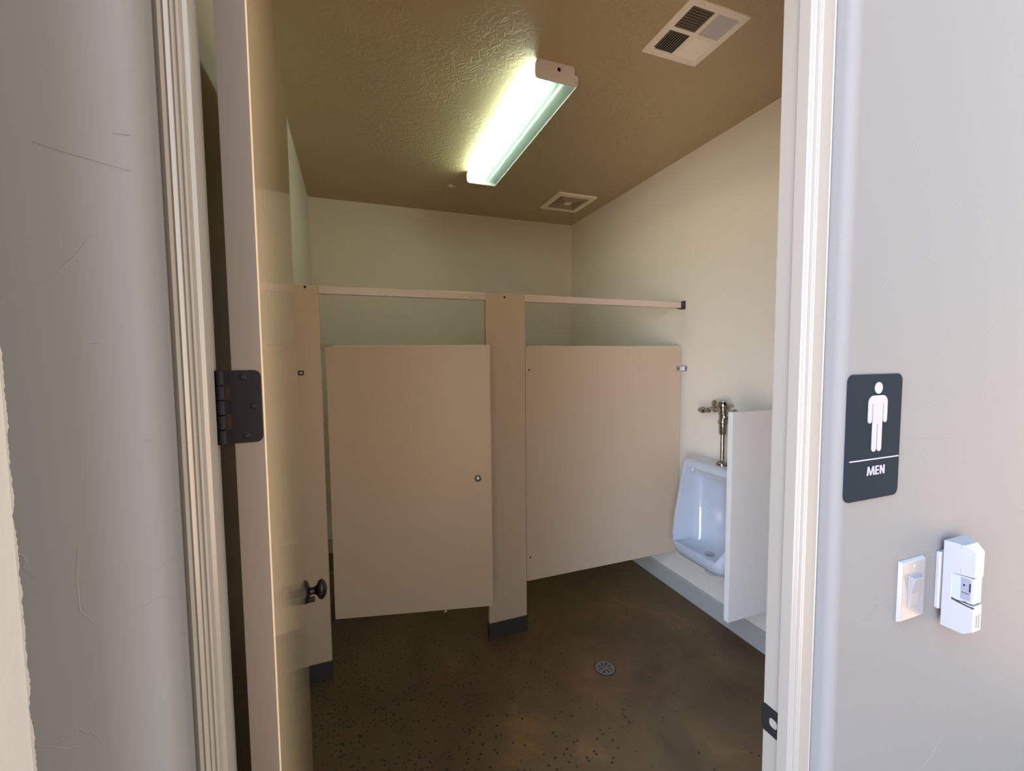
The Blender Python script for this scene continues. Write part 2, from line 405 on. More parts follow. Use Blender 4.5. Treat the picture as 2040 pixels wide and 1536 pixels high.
# jambs, stops and mouldings
def jamb(name, prof, label):
    bm = bm_new(); add_prism(bm, prof, 0, OPZ)
    return struct(name, bm, M_trim, label, 'door frame', smooth=25)
Lp = [(JL, YF), (JL, 0.5430), (-0.1700, 0.5400), (-0.1685, 0.5440), (-0.1675, 0.5455), (-0.1660, 0.5440), (-0.1645, 0.5455), (-0.1625, 0.5480), (-0.1612, 0.5470),
      (-0.1596, 0.5478), (-0.1588, 0.5505), (-0.1570, 0.5495), (-0.1552, 0.5505), (-0.1545, 0.5540), (-0.1535, 0.5570), (-0.1500, 0.5600), (-0.1490, 0.5640), (-0.1490, 0.5830), (-0.1570, 0.5830), (-0.1570, YF)]
trim_left = jamb('trim_1', Lp, 'moulded white painted door frame on the hinge side')
Rp = [(JR, YF), (JR, 0.5440), (0.8115, 0.5405), (0.8100, 0.5420), (0.8080, 0.5425), (0.7900, 0.5470), (0.7880, 0.5490), (0.7865, 0.5485), (0.7850, 0.5500), (0.7842, 0.5530),
      (0.7830, 0.5535), (0.7815, 0.5530), (0.7803, 0.5550), (0.7796, 0.5590), (0.7780, 0.5620), (0.7780, 0.5830), (0.7903, 0.5830), (0.7903, YF)]
trim_right = jamb('trim_2', Rp, 'moulded pale door frame on the latch side')
bm = bm_new(); add_prism(bm, [(YF, OPZ), (0.543, OPZ), (0.541, 2.515), (0.555, 2.478), (0.583, 2.475), (0.583, 2.462), (YF, 2.462)], JL + .006, JR - .006, axis='x')
for v in bm.verts: v.co.z += 0.0
struct('trim_3', bm, M_trim, 'painted head of the door frame', 'door frame')
WORLDM[trim_right.name] = Matrix.Identity(4); WORLDM[trim_left.name] = Matrix.Identity(4)
# strike plate let into the latch-side jamb
zc = 0.951
bm = bm_new()
ol = [(0.587, zc - .029), (0.6205, zc - .029), (0.627, zc - .024), (0.627, zc + .026), (0.6205, zc + .029), (0.587, zc + .029)]
add_prism(bm, ol, 0.7884, 0.7903, axis='x')
sp = part('strike_plate', bm, M_bronze, trim_right, 'dark bronze strike plate in the latch-side door frame', bevel=.0005)
bm = bm_new(); add_prism(bm, rrect(.017, .018, .006, cx=.600, cy=zc), 0.7879, 0.7885, axis='x')
part('latch_hole', bm, M_trim, sp, 'pale latch opening')
for dz in (-.0185, .0205):
    bm = bm_new(); add_lathe(bm, [(0, 0), (.0042, 0), (.0035, .0006), (0, .0008)], 14, T(.7884, .6, zc + dz) @ RY(-PI / 2))
    part('screw', bm, M_bronze, sp, smooth=40)

# baseboard on the right wall, with a thin cap
bm = bm_new()
add_prism(bm, [(XR, 0), (XR - .014, 0), (XR - .014, .117), (XR - .010, .124), (XR, .126)], YF + .006, YB - .003, axis='y')
struct('baseboard_right', bm, M_base, 'grey baseboard along the right wall under the urinal', 'baseboard')
bm = bm_new(); add_prism(bm, [(YB, 0), (YB - .014, 0), (YB - .014, .117), (YB - .010, .124), (YB, .126)], XL + .003, XR - .016, axis='x')
struct('baseboard_back', bm, M_base, 'grey baseboard behind the stalls', 'baseboard')

# ------------------------------------------------------------------ entry door, open
TH = math.radians(93.826); TD = .0344; WD = .943
ax, ay = -0.1401, 0.6197
door = thing('door_1', (ax, ay, 0), 'tan gloss-painted entry door standing open on the left', 'door', kind='structure', rotz=TH)
WD_M = wm(door)          # local x runs along the leaf, local -y is the hall face (right side)
def dpart(name, bm, mat, parent, **k):
    bmesh.ops.transform(bm, matrix=WD_M, verts=bm.verts); return part(name, bm, mat, parent, **k)
bm = bm_new(); add_box(bm, 0, WD, -TD, 0, .012, DOOR_H + .012)
dpart('door_leaf', bm, M_door, door, bevel=.0016)
bm = bm_new(); add_box(bm, -.0008, .0004, -TD + .0020, -.0004, .013, DOOR_H + .011)  # greyer edge sheet, its colour also darkened to hold down the hall light
dpart('door_edge', bm, simple('door_edge_darkened', (0.100, 0.083, 0.066), .45, bump=.1, scale=30), door, label='greyer hinge edge of the door, darkened in its colour')
# hinge: two leaves, knuckles, screws
hz0, hz1 = 1.6025, 1.6935
bm = bm_new()
w = .0315; r = .008
pts = [(.002, hz0)] + [(-w + r - r * math.sin(a), hz0 + r - r * math.cos(a)) for a in [i * PI / 12 for i in range(7)]] + [(-w + r - r * math.cos(a), hz1 - r + r * math.sin(a)) for a in [i * PI / 12 for i in range(7)]] + [(.002, hz1)]
add_prism(bm, pts, -.0022, .0002, axis='x')
hinge = dpart('hinge', bm, M_bronze, door, label='dark bronze hinge leaf on the door edge')
bm = bm_new()
for k in range(5):
    z0 = hz0 + (hz1 - hz0) * k / 5; z1 = hz0 + (hz1 - hz0) * (k + 1) / 5
    add_lathe(bm, [(.0052, z0 + .0005), (.0060, z0 + .0012), (.0060, z1 - .0012), (.0052, z1 - .0005)], 18, T(-.004, .0125, 0))
    if k % 2 == 0: add_box(bm, -.0016, .0004, .0, .0085, z0 + .0005, z1 - .0005)
dpart('knuckle', bm, M_bronze, hinge, smooth=40)
for (yy, zz) in ((-.012, hz1 - .0085), (-.0225, hz0 + .0455), (-.0135, hz0 + .0085)):
    bm = bm_new(); add_lathe(bm, [(0, .0009), (.0030, .0008), (.0040, 0)], 16, T(-.0022, yy, zz) @ RY(-PI / 2))
    dpart('screw', bm, M_bronze, hinge, smooth=40)
    bm = bm_new()
    for a in (PI / 4 + .2, -PI / 4 + .2): add_box(bm, -.0002, .0002, -.0022, .0022, -.0004, .0004, T(-.0032, yy, zz) @ RX(a))
    dpart('screw_slot', bm, M_black, hinge)
# leaf on the jamb
bm = bm_new(); add_box(bm, -.1576, -.1556, .600, .6225, hz0, hz1)
part('hinge_leaf', bm, M_bronze, trim_left)
# knob
kx, kz = WD - .058, .9520
bm = bm_new(); add_lathe(bm, [(0, 0), (.0365, 0), (.0365, .004), (.033, .008), (.022, .012), (.0125, .015), (.0115, .020), (.0115, .026), (.016, .032)], 32, T(kx, -TD, kz) @ RX(PI / 2))
rose = dpart('knob_rose', bm, M_knobb, door, smooth=35)
bm = bm_new()
prof = []
for i in range(15):
    t = i / 14; prof.append((.0225 * math.sin(PI * t) ** .55 if 0 < i < 14 else 0, .030 + .036 * t))
vs = add_lathe(bm, prof, 32)
for v in vs: v.co.y *= 1.5; v.co.x *= 1.0
bmesh.ops.transform(bm, matrix=T(kx, -TD, kz) @ RX(PI / 2), verts=vs)
dpart('knob', bm, M_knobb, door, smooth=60, label='dark egg-shaped door knob')
bm = bm_new(); add_prism(bm, rrect(.012, .016, .004, cx=kx - .004, cy=kz - .027), -TD - .028, -TD, axis='y')
dpart('lock_lever', bm, M_knobb, door, bevel=.001)

# ------------------------------------------------------------------ stall line
GS = 'pilasters of the stall line'
def pilaster(x0, x1, label, holes):
    t = thing('pilaster', ((x0 + x1) / 2, YS + .016, 0), label, 'stall pilaster', GS)
    bm = bm_new(); add_box(bm, x0, x1, YS, YS + .032, .08, 2.084)
    part('pilaster_panel', bm, M_stall, t, bevel=.0025)
    bm = bm_new()
    add_box(bm, x0 - .002, x1 + .003, YS - .004, YS + .036, 0, .101)
    s = part('shoe', bm, M_shoe, t, 'dark brown metal floor shoe', bevel=.0015)
    bm = bm_new(); add_box(bm, x0 - .0025, x1 + .0035, YS - .0055, YS + .0375, .048, .0505)
    part('shoe_ridge', bm, M_shoe, s)
    for hx, hz in holes:
        bm = bm_new(); add_lathe(bm, [(0, 0), (.0062, 0), (.0062, .0014), (.004, .0020), (0, .0020)], 14, T(hx, YS, hz) @ RX(PI / 2))
        part('bolt', bm, M_black, t, smooth=40)
    return t
pl = pilaster(XL + .004, -.1465, 'narrow left stall pilaster half hidden by the entry door', [(-.209, 2.0715)])
bm = bm_new(); add_prism(bm, rrect(.027, .024, .002, cx=-.2425, cy=1.641), YS - .006, YS, axis='y')
br = part('wall_clip', bm, M_shoe, pl, 'small dark square metal clip', bevel=.001)
bm = bm_new(); add_lathe(bm, [(0, .003), (.0045, .002), (.005, 0)], 12, T(-.2425, YS - .006, 1.641) @ RX(PI / 2)); part('screw', bm, M_nickel, br, smooth=40)
pm = pilaster(.7345, .9795, 'wide middle stall pilaster between the ajar stall door and the fixed panel', [(.8515, 2.064)])

# head rails
def rail(x0, x1, label, end):
    t = thing('headrail', ((x0 + x1) / 2, YS + .016, 2.043), label, 'stall headrail', 'headrails above the stall line')
    bm = bm_new()
    add_prism(bm, [(YS + .0005, 2.0430), (YS + .0315, 2.0430), (YS + .0315, 2.0800), (YS + .024, 2.0850), (YS + .008, 2.0850), (YS + .0005, 2.0815)], x0, x1, axis='x')
    part('rail', bm, M_rail, t, bevel=.0008)
    if end:
        bm = bm_new()
        add_box(bm, XR - .0035, XR, YS - .010, YS + .042, 2.035, 2.092)
        add_box(bm, XR - .030, XR, YS - .0025, YS + .0005, 2.033, 2.086)
        add_box(bm, XR - .040, XR, YS - .001, YS + .034, 2.0385, 2.0425)
        b = part('end_bracket', bm, M_shoe, t, 'dark metal wall bracket', bevel=.0006)
        bm = bm_new(); add_lathe(bm, [(0, .003), (.004, .002), (.0045, 0)], 12, T(XR - .013, YS - .0025, 2.066) @ RX(PI / 2)); part('screw', bm, M_nickel, b, smooth=40)
    return t
rail(-.1462, .7342, 'left headrail over the ajar stall door', False)
rail(.9798, XR - .0035, 'right headrail over the fixed panel reaching the right wall', True)

# stall door, ajar towards the viewer
sx, sy = -.1245, YS + .001
ang = math.atan2(2.2233 - 2.4086, .6937 + .1337)
sd = thing('stall_door', (sx, sy, .322), 'tan stall door standing ajar with a round latch knob', 'stall door', rotz=ang)
SW = .843
SM = wm(sd)
def spart(name, bm, mat, parent, **k):
    bmesh.ops.transform(bm, matrix=SM, verts=bm.verts); return part(name, bm, mat, parent, **k)
bm = bm_new(); add_box(bm, 0, SW, 0, .025, 0, 1.453)
leaf = spart('door_panel', bm, M_stall, sd, bevel=.0018)
bm = bm_new(); add_box(bm, .032, SW + .0008, -.0008, .0258, 1.4525, 1.4565)
spart('edge_cap', bm, M_stall_edge, leaf, label='top edge strip, coloured paler for lamplight', bevel=.0006)
bm = bm_new(); add_box(bm, SW - .0004, SW + .0016, -.0004, .0254, 0, 1.4525)
spart('edge_cap', bm, M_stall_edge, leaf, label='pale right edge strip', bevel=.0005)
bm = bm_new(); add_lathe(bm, [(.0185, 0), (.0190, .004), (.0170, .010), (.0120, .014), (.005, .0155), (0, .016)], 24, T(.771, 0, .730) @ RX(PI / 2))
spart('latch_knob', bm, M_nickel, sd, smooth=60, label='round worn metal latch knob')
bm = bm_new()                       # top hinge: L shaped bracket
add_box(bm, -.0195, -.0155, -.006, .018, 1.424, 1.468); add_box(bm, -.018, .034, -.004, .022, 1.4535, 1.4615); add_box(bm, .029, .036, -.003, .021, 1.4535, 1.4675)
spart('hinge', bm, M_nickel, sd, bevel=.0008, label='metal top hinge bracket')
bm = bm_new(); add_box(bm, -.0195, -.0155, -.006, .018, -.020, .034); add_box(bm, -.018, .030, -.004, .022, -.0145, -.0045); add_prism(bm, [(.028, -.0145), (.040, -.0045), (.028, -.0045)], -.002, .020, axis='y')
spart('hinge', bm, M_shoe, sd, bevel=.0008, label='dark metal bottom hinge bracket')
bm = bm_new(); add_box(bm, .008, .050, -.0022, 0, 1.4385, 1.4525); spart('hinge_plate', bm, M_stall, sd, bevel=.0006)

# fixed panel
fp = thing('stall_panel', (1.56, YS + .014, .317), 'wide fixed stall panel between the middle pilaster and the urinal wall', 'stall panel')
bm = bm_new(); add_box(bm, .9815, 2.1475, YS + .002, YS + .027, .317, 1.776)
fl = part('panel', bm, M_stall, fp, bevel=.0018)
bm = bm_new(); add_box(bm, 1.004, 2.1480, YS + .0012, YS + .0278, 1.7755, 1.7790)
part('edge_cap', bm, M_stall_edge, fl, 'top edge strip, coloured paler for lamplight', bevel=.0006)
bm = bm_new(); add_box(bm, 2.1472, 2.1496, YS + .0016, YS + .0274, .317, 1.7755)
part('edge_cap', bm, M_stall_edge, fl, 'pale right edge strip', bevel=.0005)
bm = bm_new(); add_box(bm, .9820, 1.0045, YS - .0004, YS + .0022, .319, 1.776)
part('flange', bm, M_stall, fl, bevel=.0005)
for hz in (1.634, .468):
    bm = bm_new(); add_lathe(bm, [(0, 0), (.0052, 0), (.0052, .0016), (0, .0020)], 14, T(1.0045, YS - .0004, hz) @ RX(PI / 2)); part('bolt', bm, M_black, fp, smooth=40)
bm = bm_new()                        # wall bracket of the panel
add_box(bm, 2.116, 2.150, YS - .0035, YS + .0005, 1.6075, 1.6400); add_box(bm, 2.1495, XR - .002, YS - .0035, YS + .005, 1.6095, 1.6380); add_box(bm, XR - .003, XR, YS - .034, YS + .006, 1.6060, 1.6415)
add_box(bm, 2.150, 2.1545, YS - .010, YS + .004, 1.6065, 1.6410)
wb = part('wall_bracket', bm, M_nickel, fp, 'metal wall bracket', bevel=.0008)
bm = bm_new()
add_lathe(bm, [(0, .003), (.0045, .0022), (.0055, 0)], 12, T(2.131, YS - .0035, 1.624) @ RX(PI / 2))
part('bolt', bm, M_shoe, wb, smooth=40)
bm = bm_new()
add_lathe(bm, [(0, .003), (.0045, .0022), (.0055, 0)], 12, T(XR - .003, YS - .020, 1.624) @ RY(-PI / 2))
part('bolt', bm, M_shoe, wb, smooth=40)

# ------------------------------------------------------------------ urinal screen
us = thing('urinal_screen', (1.97, 1.613, .347), 'narrow privacy screen fixed to the right wall in front of the urinal', 'urinal screen')
bm = bm_new(); add_box(bm, 1.7625, XR, 1.600, 1.627, .347, 1.4245)
pn = part('panel', bm, M_screen, us, bevel=.0015)
bm = bm_new(); add_box(bm, 1.7575, 1.7630, 1.5990, 1.6280, .347, 1.4245)
part('edge_cap', bm, M_screen_edge, pn, 'pale front edge strip', bevel=.0015)
bm = bm_new(); add_box(bm, 1.7580, XR - .003, 1.5990, 1.6280, 1.4235, 1.4280)
part('edge_cap', bm, M_screen_edge, pn, 'top edge strip, coloured paler for lamplight', bevel=.001)
for zz in (.52, 1.25):
    bm = bm_new(); add_box(bm, XR - .003, XR, 1.585, 1.642, zz - .02, zz + .02)
    part('wall_bracket', bm, M_nickel, us, bevel=.0006)

# ------------------------------------------------------------------ urinal
UY = 1.972
ur = thing('urinal', (XR, UY, .36), 'white porcelain wall-hung urinal on the right wall', 'urinal')
def usec(d, hw, z, rr, n=7, back=0.0):
    """half-rounded section: back on the wall, front corners rounded by rr; centred on UY"""
    pts = [(XR - back, UY - hw)]
    for i in range(n + 1):
        a = PI / 2 * i / n; pts.append((XR - d + rr - rr * math.sin(a), UY - hw + rr - rr * math.cos(a)))
    for i in range(n + 1):
        a = PI / 2 * i / n; pts.append((XR - d + rr - rr * math.cos(a), UY + hw - rr + rr * math.sin(a)))
    pts.append((XR - back, UY + hw))
    return [(x, y, z) for x, y in pts]
def loft(secs):
    bm = bm_new(); rows = [[bm.verts.new(p) for p in s] for s in secs]
    n = len(rows[0])
    for A, B in zip(rows, rows[1:]):
        for i in range(n): bm.faces.new((A[i], A[(i + 1) % n], B[(i + 1) % n], B[i]))
    bm.faces.new(rows[0]); bm.faces.new(rows[-1])
    bmesh.ops.recalc_face_normals(bm, faces=bm.faces)
    return bm
outer = loft([usec(.245, .175, .452, .06), usec(.275, .192, .462, .07), usec(.292, .204, .485, .075), usec(.300, .214, .515, .075), usec(.302, .222, .545, .07), usec(.280, .236, .590, .05),
              usec(.258, .243, .618, .035), usec(.246, .245, .660, .022), usec(.222, .244, .78, .020), usec(.196, .242, .92, .020), usec(.176, .240, 1.020, .020), usec(.168, .237, 1.040, .022), usec(.155, .228, 1.049, .025)])
# cavity, open at the front above the lip
def csec(dback, hw, z, rr, front):
    pts = [(XR - front, UY - hw)]
    n = 7
    for i in range(n + 1):
        a = PI / 2 * i / n; pts.append((XR - dback - rr + rr * math.sin(a), UY - hw + rr - rr * math.cos(a)))
    for i in range(n + 1):
        a = PI / 2 * i / n; pts.append((XR - dback - rr + rr * math.cos(a), UY + hw - rr + rr * math.sin(a)))
    pts.append((XR - front, UY + hw))
    return [(x, y, z) for x, y in pts]
inner = loft([csec(.16, .120, .505, .04, .235), csec(.13, .150, .515, .06, .255), csec(.10, .168, .530, .07, .272), csec(.085, .1670, .5449, .08, .285), csec(.086, .1660, .558, .08, .285)])
inner2 = loft([csec(.0845, .168, .5448, .08, .50), csec(.070, .184, .585, .08, .50), csec(.058, .198, .63, .08, .50), csec(.05, .205, .70, .075, .50), csec(.05, .207, .94, .07, .50), csec(.055, .206, .962, .07, .50)])
head = loft([csec(.125, .205, .94, .02, .50), csec(.118, .200, 1.005, .02, .50)])
def tmp(bm):
    me = bpy.data.meshes.new('tmp'); bm.to_mesh(me); bm.free()
    o = bpy.data.objects.new('tmp', me); C.objects.link(o); return o
body = tmp(outer); cutters = [tmp(inner), tmp(inner2), tmp(head)]
for c in cutters:
    md = body.modifiers.new('b', 'BOOLEAN'); md.object = c; md.operation = 'DIFFERENCE'; md.solver = 'EXACT'
dg = bpy.context.evaluated_depsgraph_get(); dg.update()
ev = body.evaluated_get(dg)
bm = bm_new(); bm.from_mesh(ev.to_mesh()); ev.to_mesh_clear()
for o in [body] + cutters:
    me = o.data; bpy.data.objects.remove(o); bpy.data.meshes.remove(me)
bmesh.ops.remove_doubles(bm, verts=bm.verts, dist=.0012)
bmesh.ops.dissolve_limit(bm, angle_limit=math.radians(1.5), verts=bm.verts, edges=bm.edges)
bowl = part('bowl', bm, M_porc, ur, smooth=38)
bv = bowl.modifiers.new('soft_edges', 'BEVEL'); bv.width = .010; bv.segments = 4; bv.limit_method = 'ANGLE'; bv.angle_limit = math.radians(38); bv.harden_normals = False
bm = bm_new()
add_lathe(bm, [(0, .365), (.030, .367), (.048, .380), (.055, .410), (.062, .468)], 28, T(XR - .125, UY + .01, 0))
part('trap_outlet', bm, M_porc, ur, smooth=60)
bm = bm_new()
add_lathe(bm, [(.028, 0), (.030, .002), (.018, .003), (0, .002)], 24, T(XR - .17, UY, .507)); part('drain_strainer', bm, M_chrome, ur, smooth=40)

# ------------------------------------------------------------------ flush valve
VX, VY = XR - .098, UY - .009
fv = thing('flush_valve', (VX, VY, 1.049), 'chrome flush valve with side handle above the urinal', 'flush valve')
bm = bm_new(); add_lathe(bm, [(.034, 1.0485), (.035, 1.058), (.032, 1.066), (.024, 1.071), (.014, 1.076), (.0115, 1.079)], 28, T(VX, VY, 0))
part('spud_flange', bm, M_chrome, fv, smooth=50)
bm = bm_new(); add_lathe(bm, [(.0115, 1.075), (.0115, 1.245)], 24, T(VX, VY, 0)); part('flush_pipe', bm, M_chrome, fv, smooth=50)
bm = bm_new(); add_lathe(bm, [(.0115, 1.236), (.019, 1.238), (.0205, 1.243), (.0225, 1.300), (.0275, 1.303), (.0290, 1.312), (.0275, 1.322), (.0235, 1.325)], 28, T(VX, VY, 0))
part('coupling', bm, M_chrome, fv, smooth=40)
bm = bm_new()
add_lathe(bm, [(.0225, 1.320), (.0235, 1.350), (.027, 1.368), (.028, 1.396), (.0285, 1.400)], 28, T(VX, VY, 0))
add_lathe(bm, [(.018, 0), (.018, .098)], 24, T(VX, VY, 1.352) @ RY(PI / 2))        # supply tube to the wall
part('valve_body', bm, M_chrome, fv, smooth=50)
bm = bm_new(); add_lathe(bm, [(.0285, 1.396), (.0395, 1.399), (.0415, 1.406), (.0415, 1.421), (.037, 1.430), (.026, 1.432), (.025, 1.4365), (.018, 1.440), (0, 1.441)], 32, T(VX, VY, 0))
part('valve_cap', bm, M_chrome, fv, smooth=45)
bm = bm_new()
hm = T(VX, VY, 1.383) @ RX(-PI / 2)
add_lathe(bm, [(.017, .020), (.0175, .052), (.0205, .054), (.0205, .066), (.016, .070), (.0155, .085), (.0135, .096)], 24, hm)
part('handle_socket', bm, M_chrome, fv, smooth=40)
bm = bm_new()
add_lathe(bm, [(.0125, .092), (.016, .108), (.0175, .122), (.015, .128), (.0135, .134), (.019, .142), (.0215, .156), (.0195, .172), (.013, .188), (.006, .200), (0, .204)], 24, hm @ RX(-.10))
part('handle', bm, M_chrome, fv, smooth=50)
bm = bm_new(); add_lathe(bm, [(0, .104), (.030, .104), (.032, .0985), (.028, .090), (.020, .088)], 28, T(VX, VY, 1.352) @ RY(PI / 2)); part('wall_flange', bm, M_chrome, fv, smooth=40)
bm = bm_new(); add_lathe(bm, [(.020, 0), (.024, .006), (.0225, .018), (.014, .024), (0, .026)], 24, T(XR - .030, VY + .118, 1.408) @ RY(-PI / 2)); add_lathe(bm, [(.012, 0), (.012, .031)], 20, T(XR - .031, VY + .118, 1.408) @ RY(PI / 2))
add_lathe(bm, [(.010, 0), (.010, .114)], 16, T(XR - .018, VY + .118, 1.404) @ RX(PI / 2))
part('stop_cap', bm, M_chrome, fv, smooth=45)
bm = bm_new(); m = T(VX, VY, 1.345) @ RZ(math.radians(-118)) @ RY(PI / 2)
add_lathe(bm, [(.013, .012), (.013, .034), (.0165, .036), (.0165, .044), (.010, .048), (0, .049)], 20, m); part('screw_cap', bm, M_chrome, fv, smooth=40)

# ------------------------------------------------------------------ ceiling light
LX0, LX1, LY0, LY1 = .8275, 1.0465, 1.885, 3.140
cl = thing('ceiling_light', ((LX0 + LX1) / 2, (LY0 + LY1) / 2, H), 'long wraparound fluorescent ceiling light with one lit tube', 'ceiling light')
cx = (LX0 + LX1) / 2
bm = bm_new()      # steel channel
add_prism(bm, [(cx - .060, H), (cx - .060, H - .012), (cx - .026, H - .030), (cx - .006, H - .053), (cx + .006, H - .053), (cx + .030, H - .030), (cx + .060, H - .012), (cx + .060, H)], LY0 + .008, LY1 - .008, axis='y')
part('channel', bm, M_fixture, cl)
def endcap(y0, y1):
    bm = bm_new()
    ol = [(LX0 + .010, H), (LX0 + .002, H - .014), (LX0, H - .030), (LX0 + .001, H - .066), (LX0 + .006, H - .078), (LX0 + .016, H - .083), (LX1 - .004, H - .083), (LX1 - .001, H - .080), (LX1, H - .048), (LX1 - .004, H - .040), (LX1 - .018, H - .037), (LX1 - .018, H)]
    add_prism(bm, ol, y0, y1, axis='y')
    e = part('end_cap', bm, M_fixture, cl, bevel=.0012)
    return e
ec = endcap(LY0 - .008, LY0 + .006); endcap(LY1 - .006, LY1 + .006)
bm = bm_new(); add_lathe(bm, [(.010, 0), (.010, .0012), (.0088, .0012), (.0088, 0)], 24, T(cx + .008, LY0 - .008, H - .030) @ RX(PI / 2)); part('knockout', bm, M_fixture, ec, smooth=40)
for xx, zz in ((LX0 + .010, H - .012), (LX1 - .012, H - .072)):
    bm = bm_new(); add_lathe(bm, [(0, 0), (.0022, 0), (.002, .0012), (0, .0013)], 10, T(xx, LY0 - .008, zz) @ RX(PI / 2))
    part('screw', bm, M_black, ec)
bm = bm_new()      # wrap lens, open at the top
out = [(LX0 + .006, H - .030)] + [(LX0 + .004, H - .062), (LX0 + .007, H - .073), (LX0 + .014, H - .079), (LX0 + .022, H - .081)] + [(LX1 - .004, H - .081), (LX1 - .004, H - .052)]
rows = [[bm.verts.new((x, y, z)) for x, z in out] for y in (LY0 + .006, LY1 - .006)]
for i in range(len(out) - 1): bm.faces.new((rows[0][i], rows[0][i + 1], rows[1][i + 1], rows[1][i]))
lens = part('lens', bm, M_lens, cl, 'ribbed translucent acrylic lens', smooth=40)
bm = bm_new(); add_box(bm, LX1 - .0045, LX1 - .0005, LY0 + .006, LY1 - .006, H - .0825, H - .0775); part('lens_rim', bm, M_fixture, lens)
for xx, mt, lb in ((LX0 + .052, M_tube_on, 'lit fluorescent tube'), (LX1 - .050, M_tube_off, 'unlit fluorescent tube')):
    bm = bm_new(); add_lathe(bm, [(.0127, LY0 + .022), (.0127, LY1 - .022)], 16, RX(-PI / 2) @ Matrix.Scale(1, 4)); 
    for v in bm.verts: v.co.x += xx; v.co.z += H - .048
    part('tube', bm, mt, cl, lb, smooth=60)

# ------------------------------------------------------------------ supply air register
vx0, vx1, vy0, vy1 = 1.2575, 1.5545, 1.3690, 1.6780
cv = thing('ceiling_vent', ((vx0 + vx1) / 2, (vy0 + vy1) / 2, H), 'square four-way air register on the ceiling near the doorway', 'ceiling vent')
q = {'brown': (1.2880, 1.3960, 1.3985, 1.5115), 'grey': (1.4160, 1.5205, 1.3985, 1.5145), 'dark': (1.2895, 1.3965, 1.5300, 1.6460), 'cream': (1.4165, 1.5240, 1.5325, 1.6465)}
bm = bm_new()
zf0, zf1 = H - .0065, H - .0005
add_box(bm, vx0, 1.288, vy0, vy1, zf0, zf1); add_box(bm, 1.5225, vx1, vy0, vy1, zf0, zf1)
add_box(bm, 1.288, 1.5225, vy0, 1.3985, zf0, zf1); add_box(bm, 1.288, 1.5225, 1.6465, vy1, zf0, zf1)
add_box(bm, 1.3965, 1.4160, 1.3985, 1.6465, zf0, zf1)
add_box(bm, 1.288, 1.3965, 1.5115, 1.5300, zf0, zf1); add_box(bm, 1.4160, 1.5225, 1.5145, 1.5325, zf0, zf1)
part('frame', bm, M_grille, cv)
bm = bm_new(); add_box(bm, 1.288, 1.5225, 1.3985, 1.6465, H - .0009, H - .0003); part('duct_shade', bm, M_black, cv)  # black sheet behind the louvers, painted shade for the open duct
def louvers(x0, x1, y0, y1, along, tilt, mat, n=9, label=None, wd=.0105):
    for i in range(n):
        bm = bm_new()
        if along == 'x':
            c = y0 + (y1 - y0) * (i + .5) / n
            add_box(bm, x0, x1, -wd / 2, wd / 2, -.0004, .0004, T(0, c, H - .0055) @ RX(tilt))
        else:
            c = x0 + (x1 - x0) * (i + .5) / n
            add_box(bm, -wd / 2, wd / 2, y0, y1, -.0004, .0004, T(c, 0, H - .0055) @ RY(tilt))
        part('louver', bm, mat, cv, label)
louvers(*q['brown'], 'x', math.radians(8), M_louver_rust, label='dusty brown louver')
louvers(*q['grey'], 'y', math.radians(22), M_louver_grey, label='grey louver', wd=.0088)
louvers(*q['dark'], 'y', math.radians(-48), M_grille, wd=.0095)
louvers(*q['cream'], 'x', math.radians(-34), M_grille, wd=.0112)
bm = bm_new()
add_lathe(bm, [(.0055, 0), (.0065, .001), (.0065, .003), (.0055, .004), (.0040, .003), (.0040, .001), (.0055, 0)], 16, T(1.2915, 1.640, H - .0085) @ RX(.6), caps=False)
part('damper_lever', bm, M_grille, cv, smooth=50)
for xx, yy in ((vx0 + .065, vy0 + .012), (vx1 - .025, vy0 + .040), (vx0 + .050, vy1 - .012), (vx1 - .050, vy1 - .012)):
    bm = bm_new(); add_lathe(bm, [(0, -.0012), (.003, -.001), (.0035, 0)], 10, T(xx, yy, zf0)); part('screw', bm, M_louver_grey, cv)

# ------------------------------------------------------------------ exhaust fan grille
fx0, fx1, fy0, fy1 = 1.640, 2.000, 3.262, 3.640
fan = thing('exhaust_fan', ((fx0 + fx1) / 2, (fy0 + fy1) / 2, H), 'square exhaust fan grille on the ceiling near the back right corner', 'exhaust fan')
fcx, fcy = (fx0 + fx1) / 2, (fy0 + fy1) / 2
def ring(bm, h0, h1, z0, z1):
    a, b = h1, h0
    add_box(bm, fcx - a, fcx + a, fcy - a * fr, fcy - b * fr, z0, z1); add_box(bm, fcx - a, fcx + a, fcy + b * fr, fcy + a * fr, z0, z1)
    add_box(bm, fcx - a, fcx - b, fcy - b * fr, fcy + b * fr, z0, z1); add_box(bm, fcx + b, fcx + a, fcy - b * fr, fcy + b * fr, z0, z1)
fr = (fy1 - fy0) / (fx1 - fx0)
hw = (fx1 - fx0) / 2
bm = bm_new(); ring(bm, .134, hw, H - .018, H - .0005); part('frame', bm, M_fan, fan, bevel=.002)
bm = bm_new(); add_box(bm, fcx - .134, fcx + .134, fcy - .134 * fr, fcy + .134 * fr, H - .0012, H - .0005); part('housing_shade', bm, M_black, fan)  # flat black sheet painting the shade inside the fan opening
for i in range(6):
    h1 = .1255 - i * .0165
    bm = bm_new(); a, b = h1, h1 - .0095
    add_box(bm, fcx - a, fcx + a, fcy - a * fr, fcy - b * fr, H - .0175, H - .007); add_box(bm, fcx - a, fcx + a, fcy + b * fr, fcy + a * fr, H - .0175, H - .007)
    add_box(bm, fcx - a, fcx - b, fcy - b * fr, fcy + b * fr, H - .0175, H - .0160); add_box(bm, fcx + b, fcx + a, fcy - b * fr, fcy + b * fr, H - .0175, H - .0160)
    part('louver', bm, M_grille_dirty, fan, 'dust-coated square louver ring')
bm = bm_new()
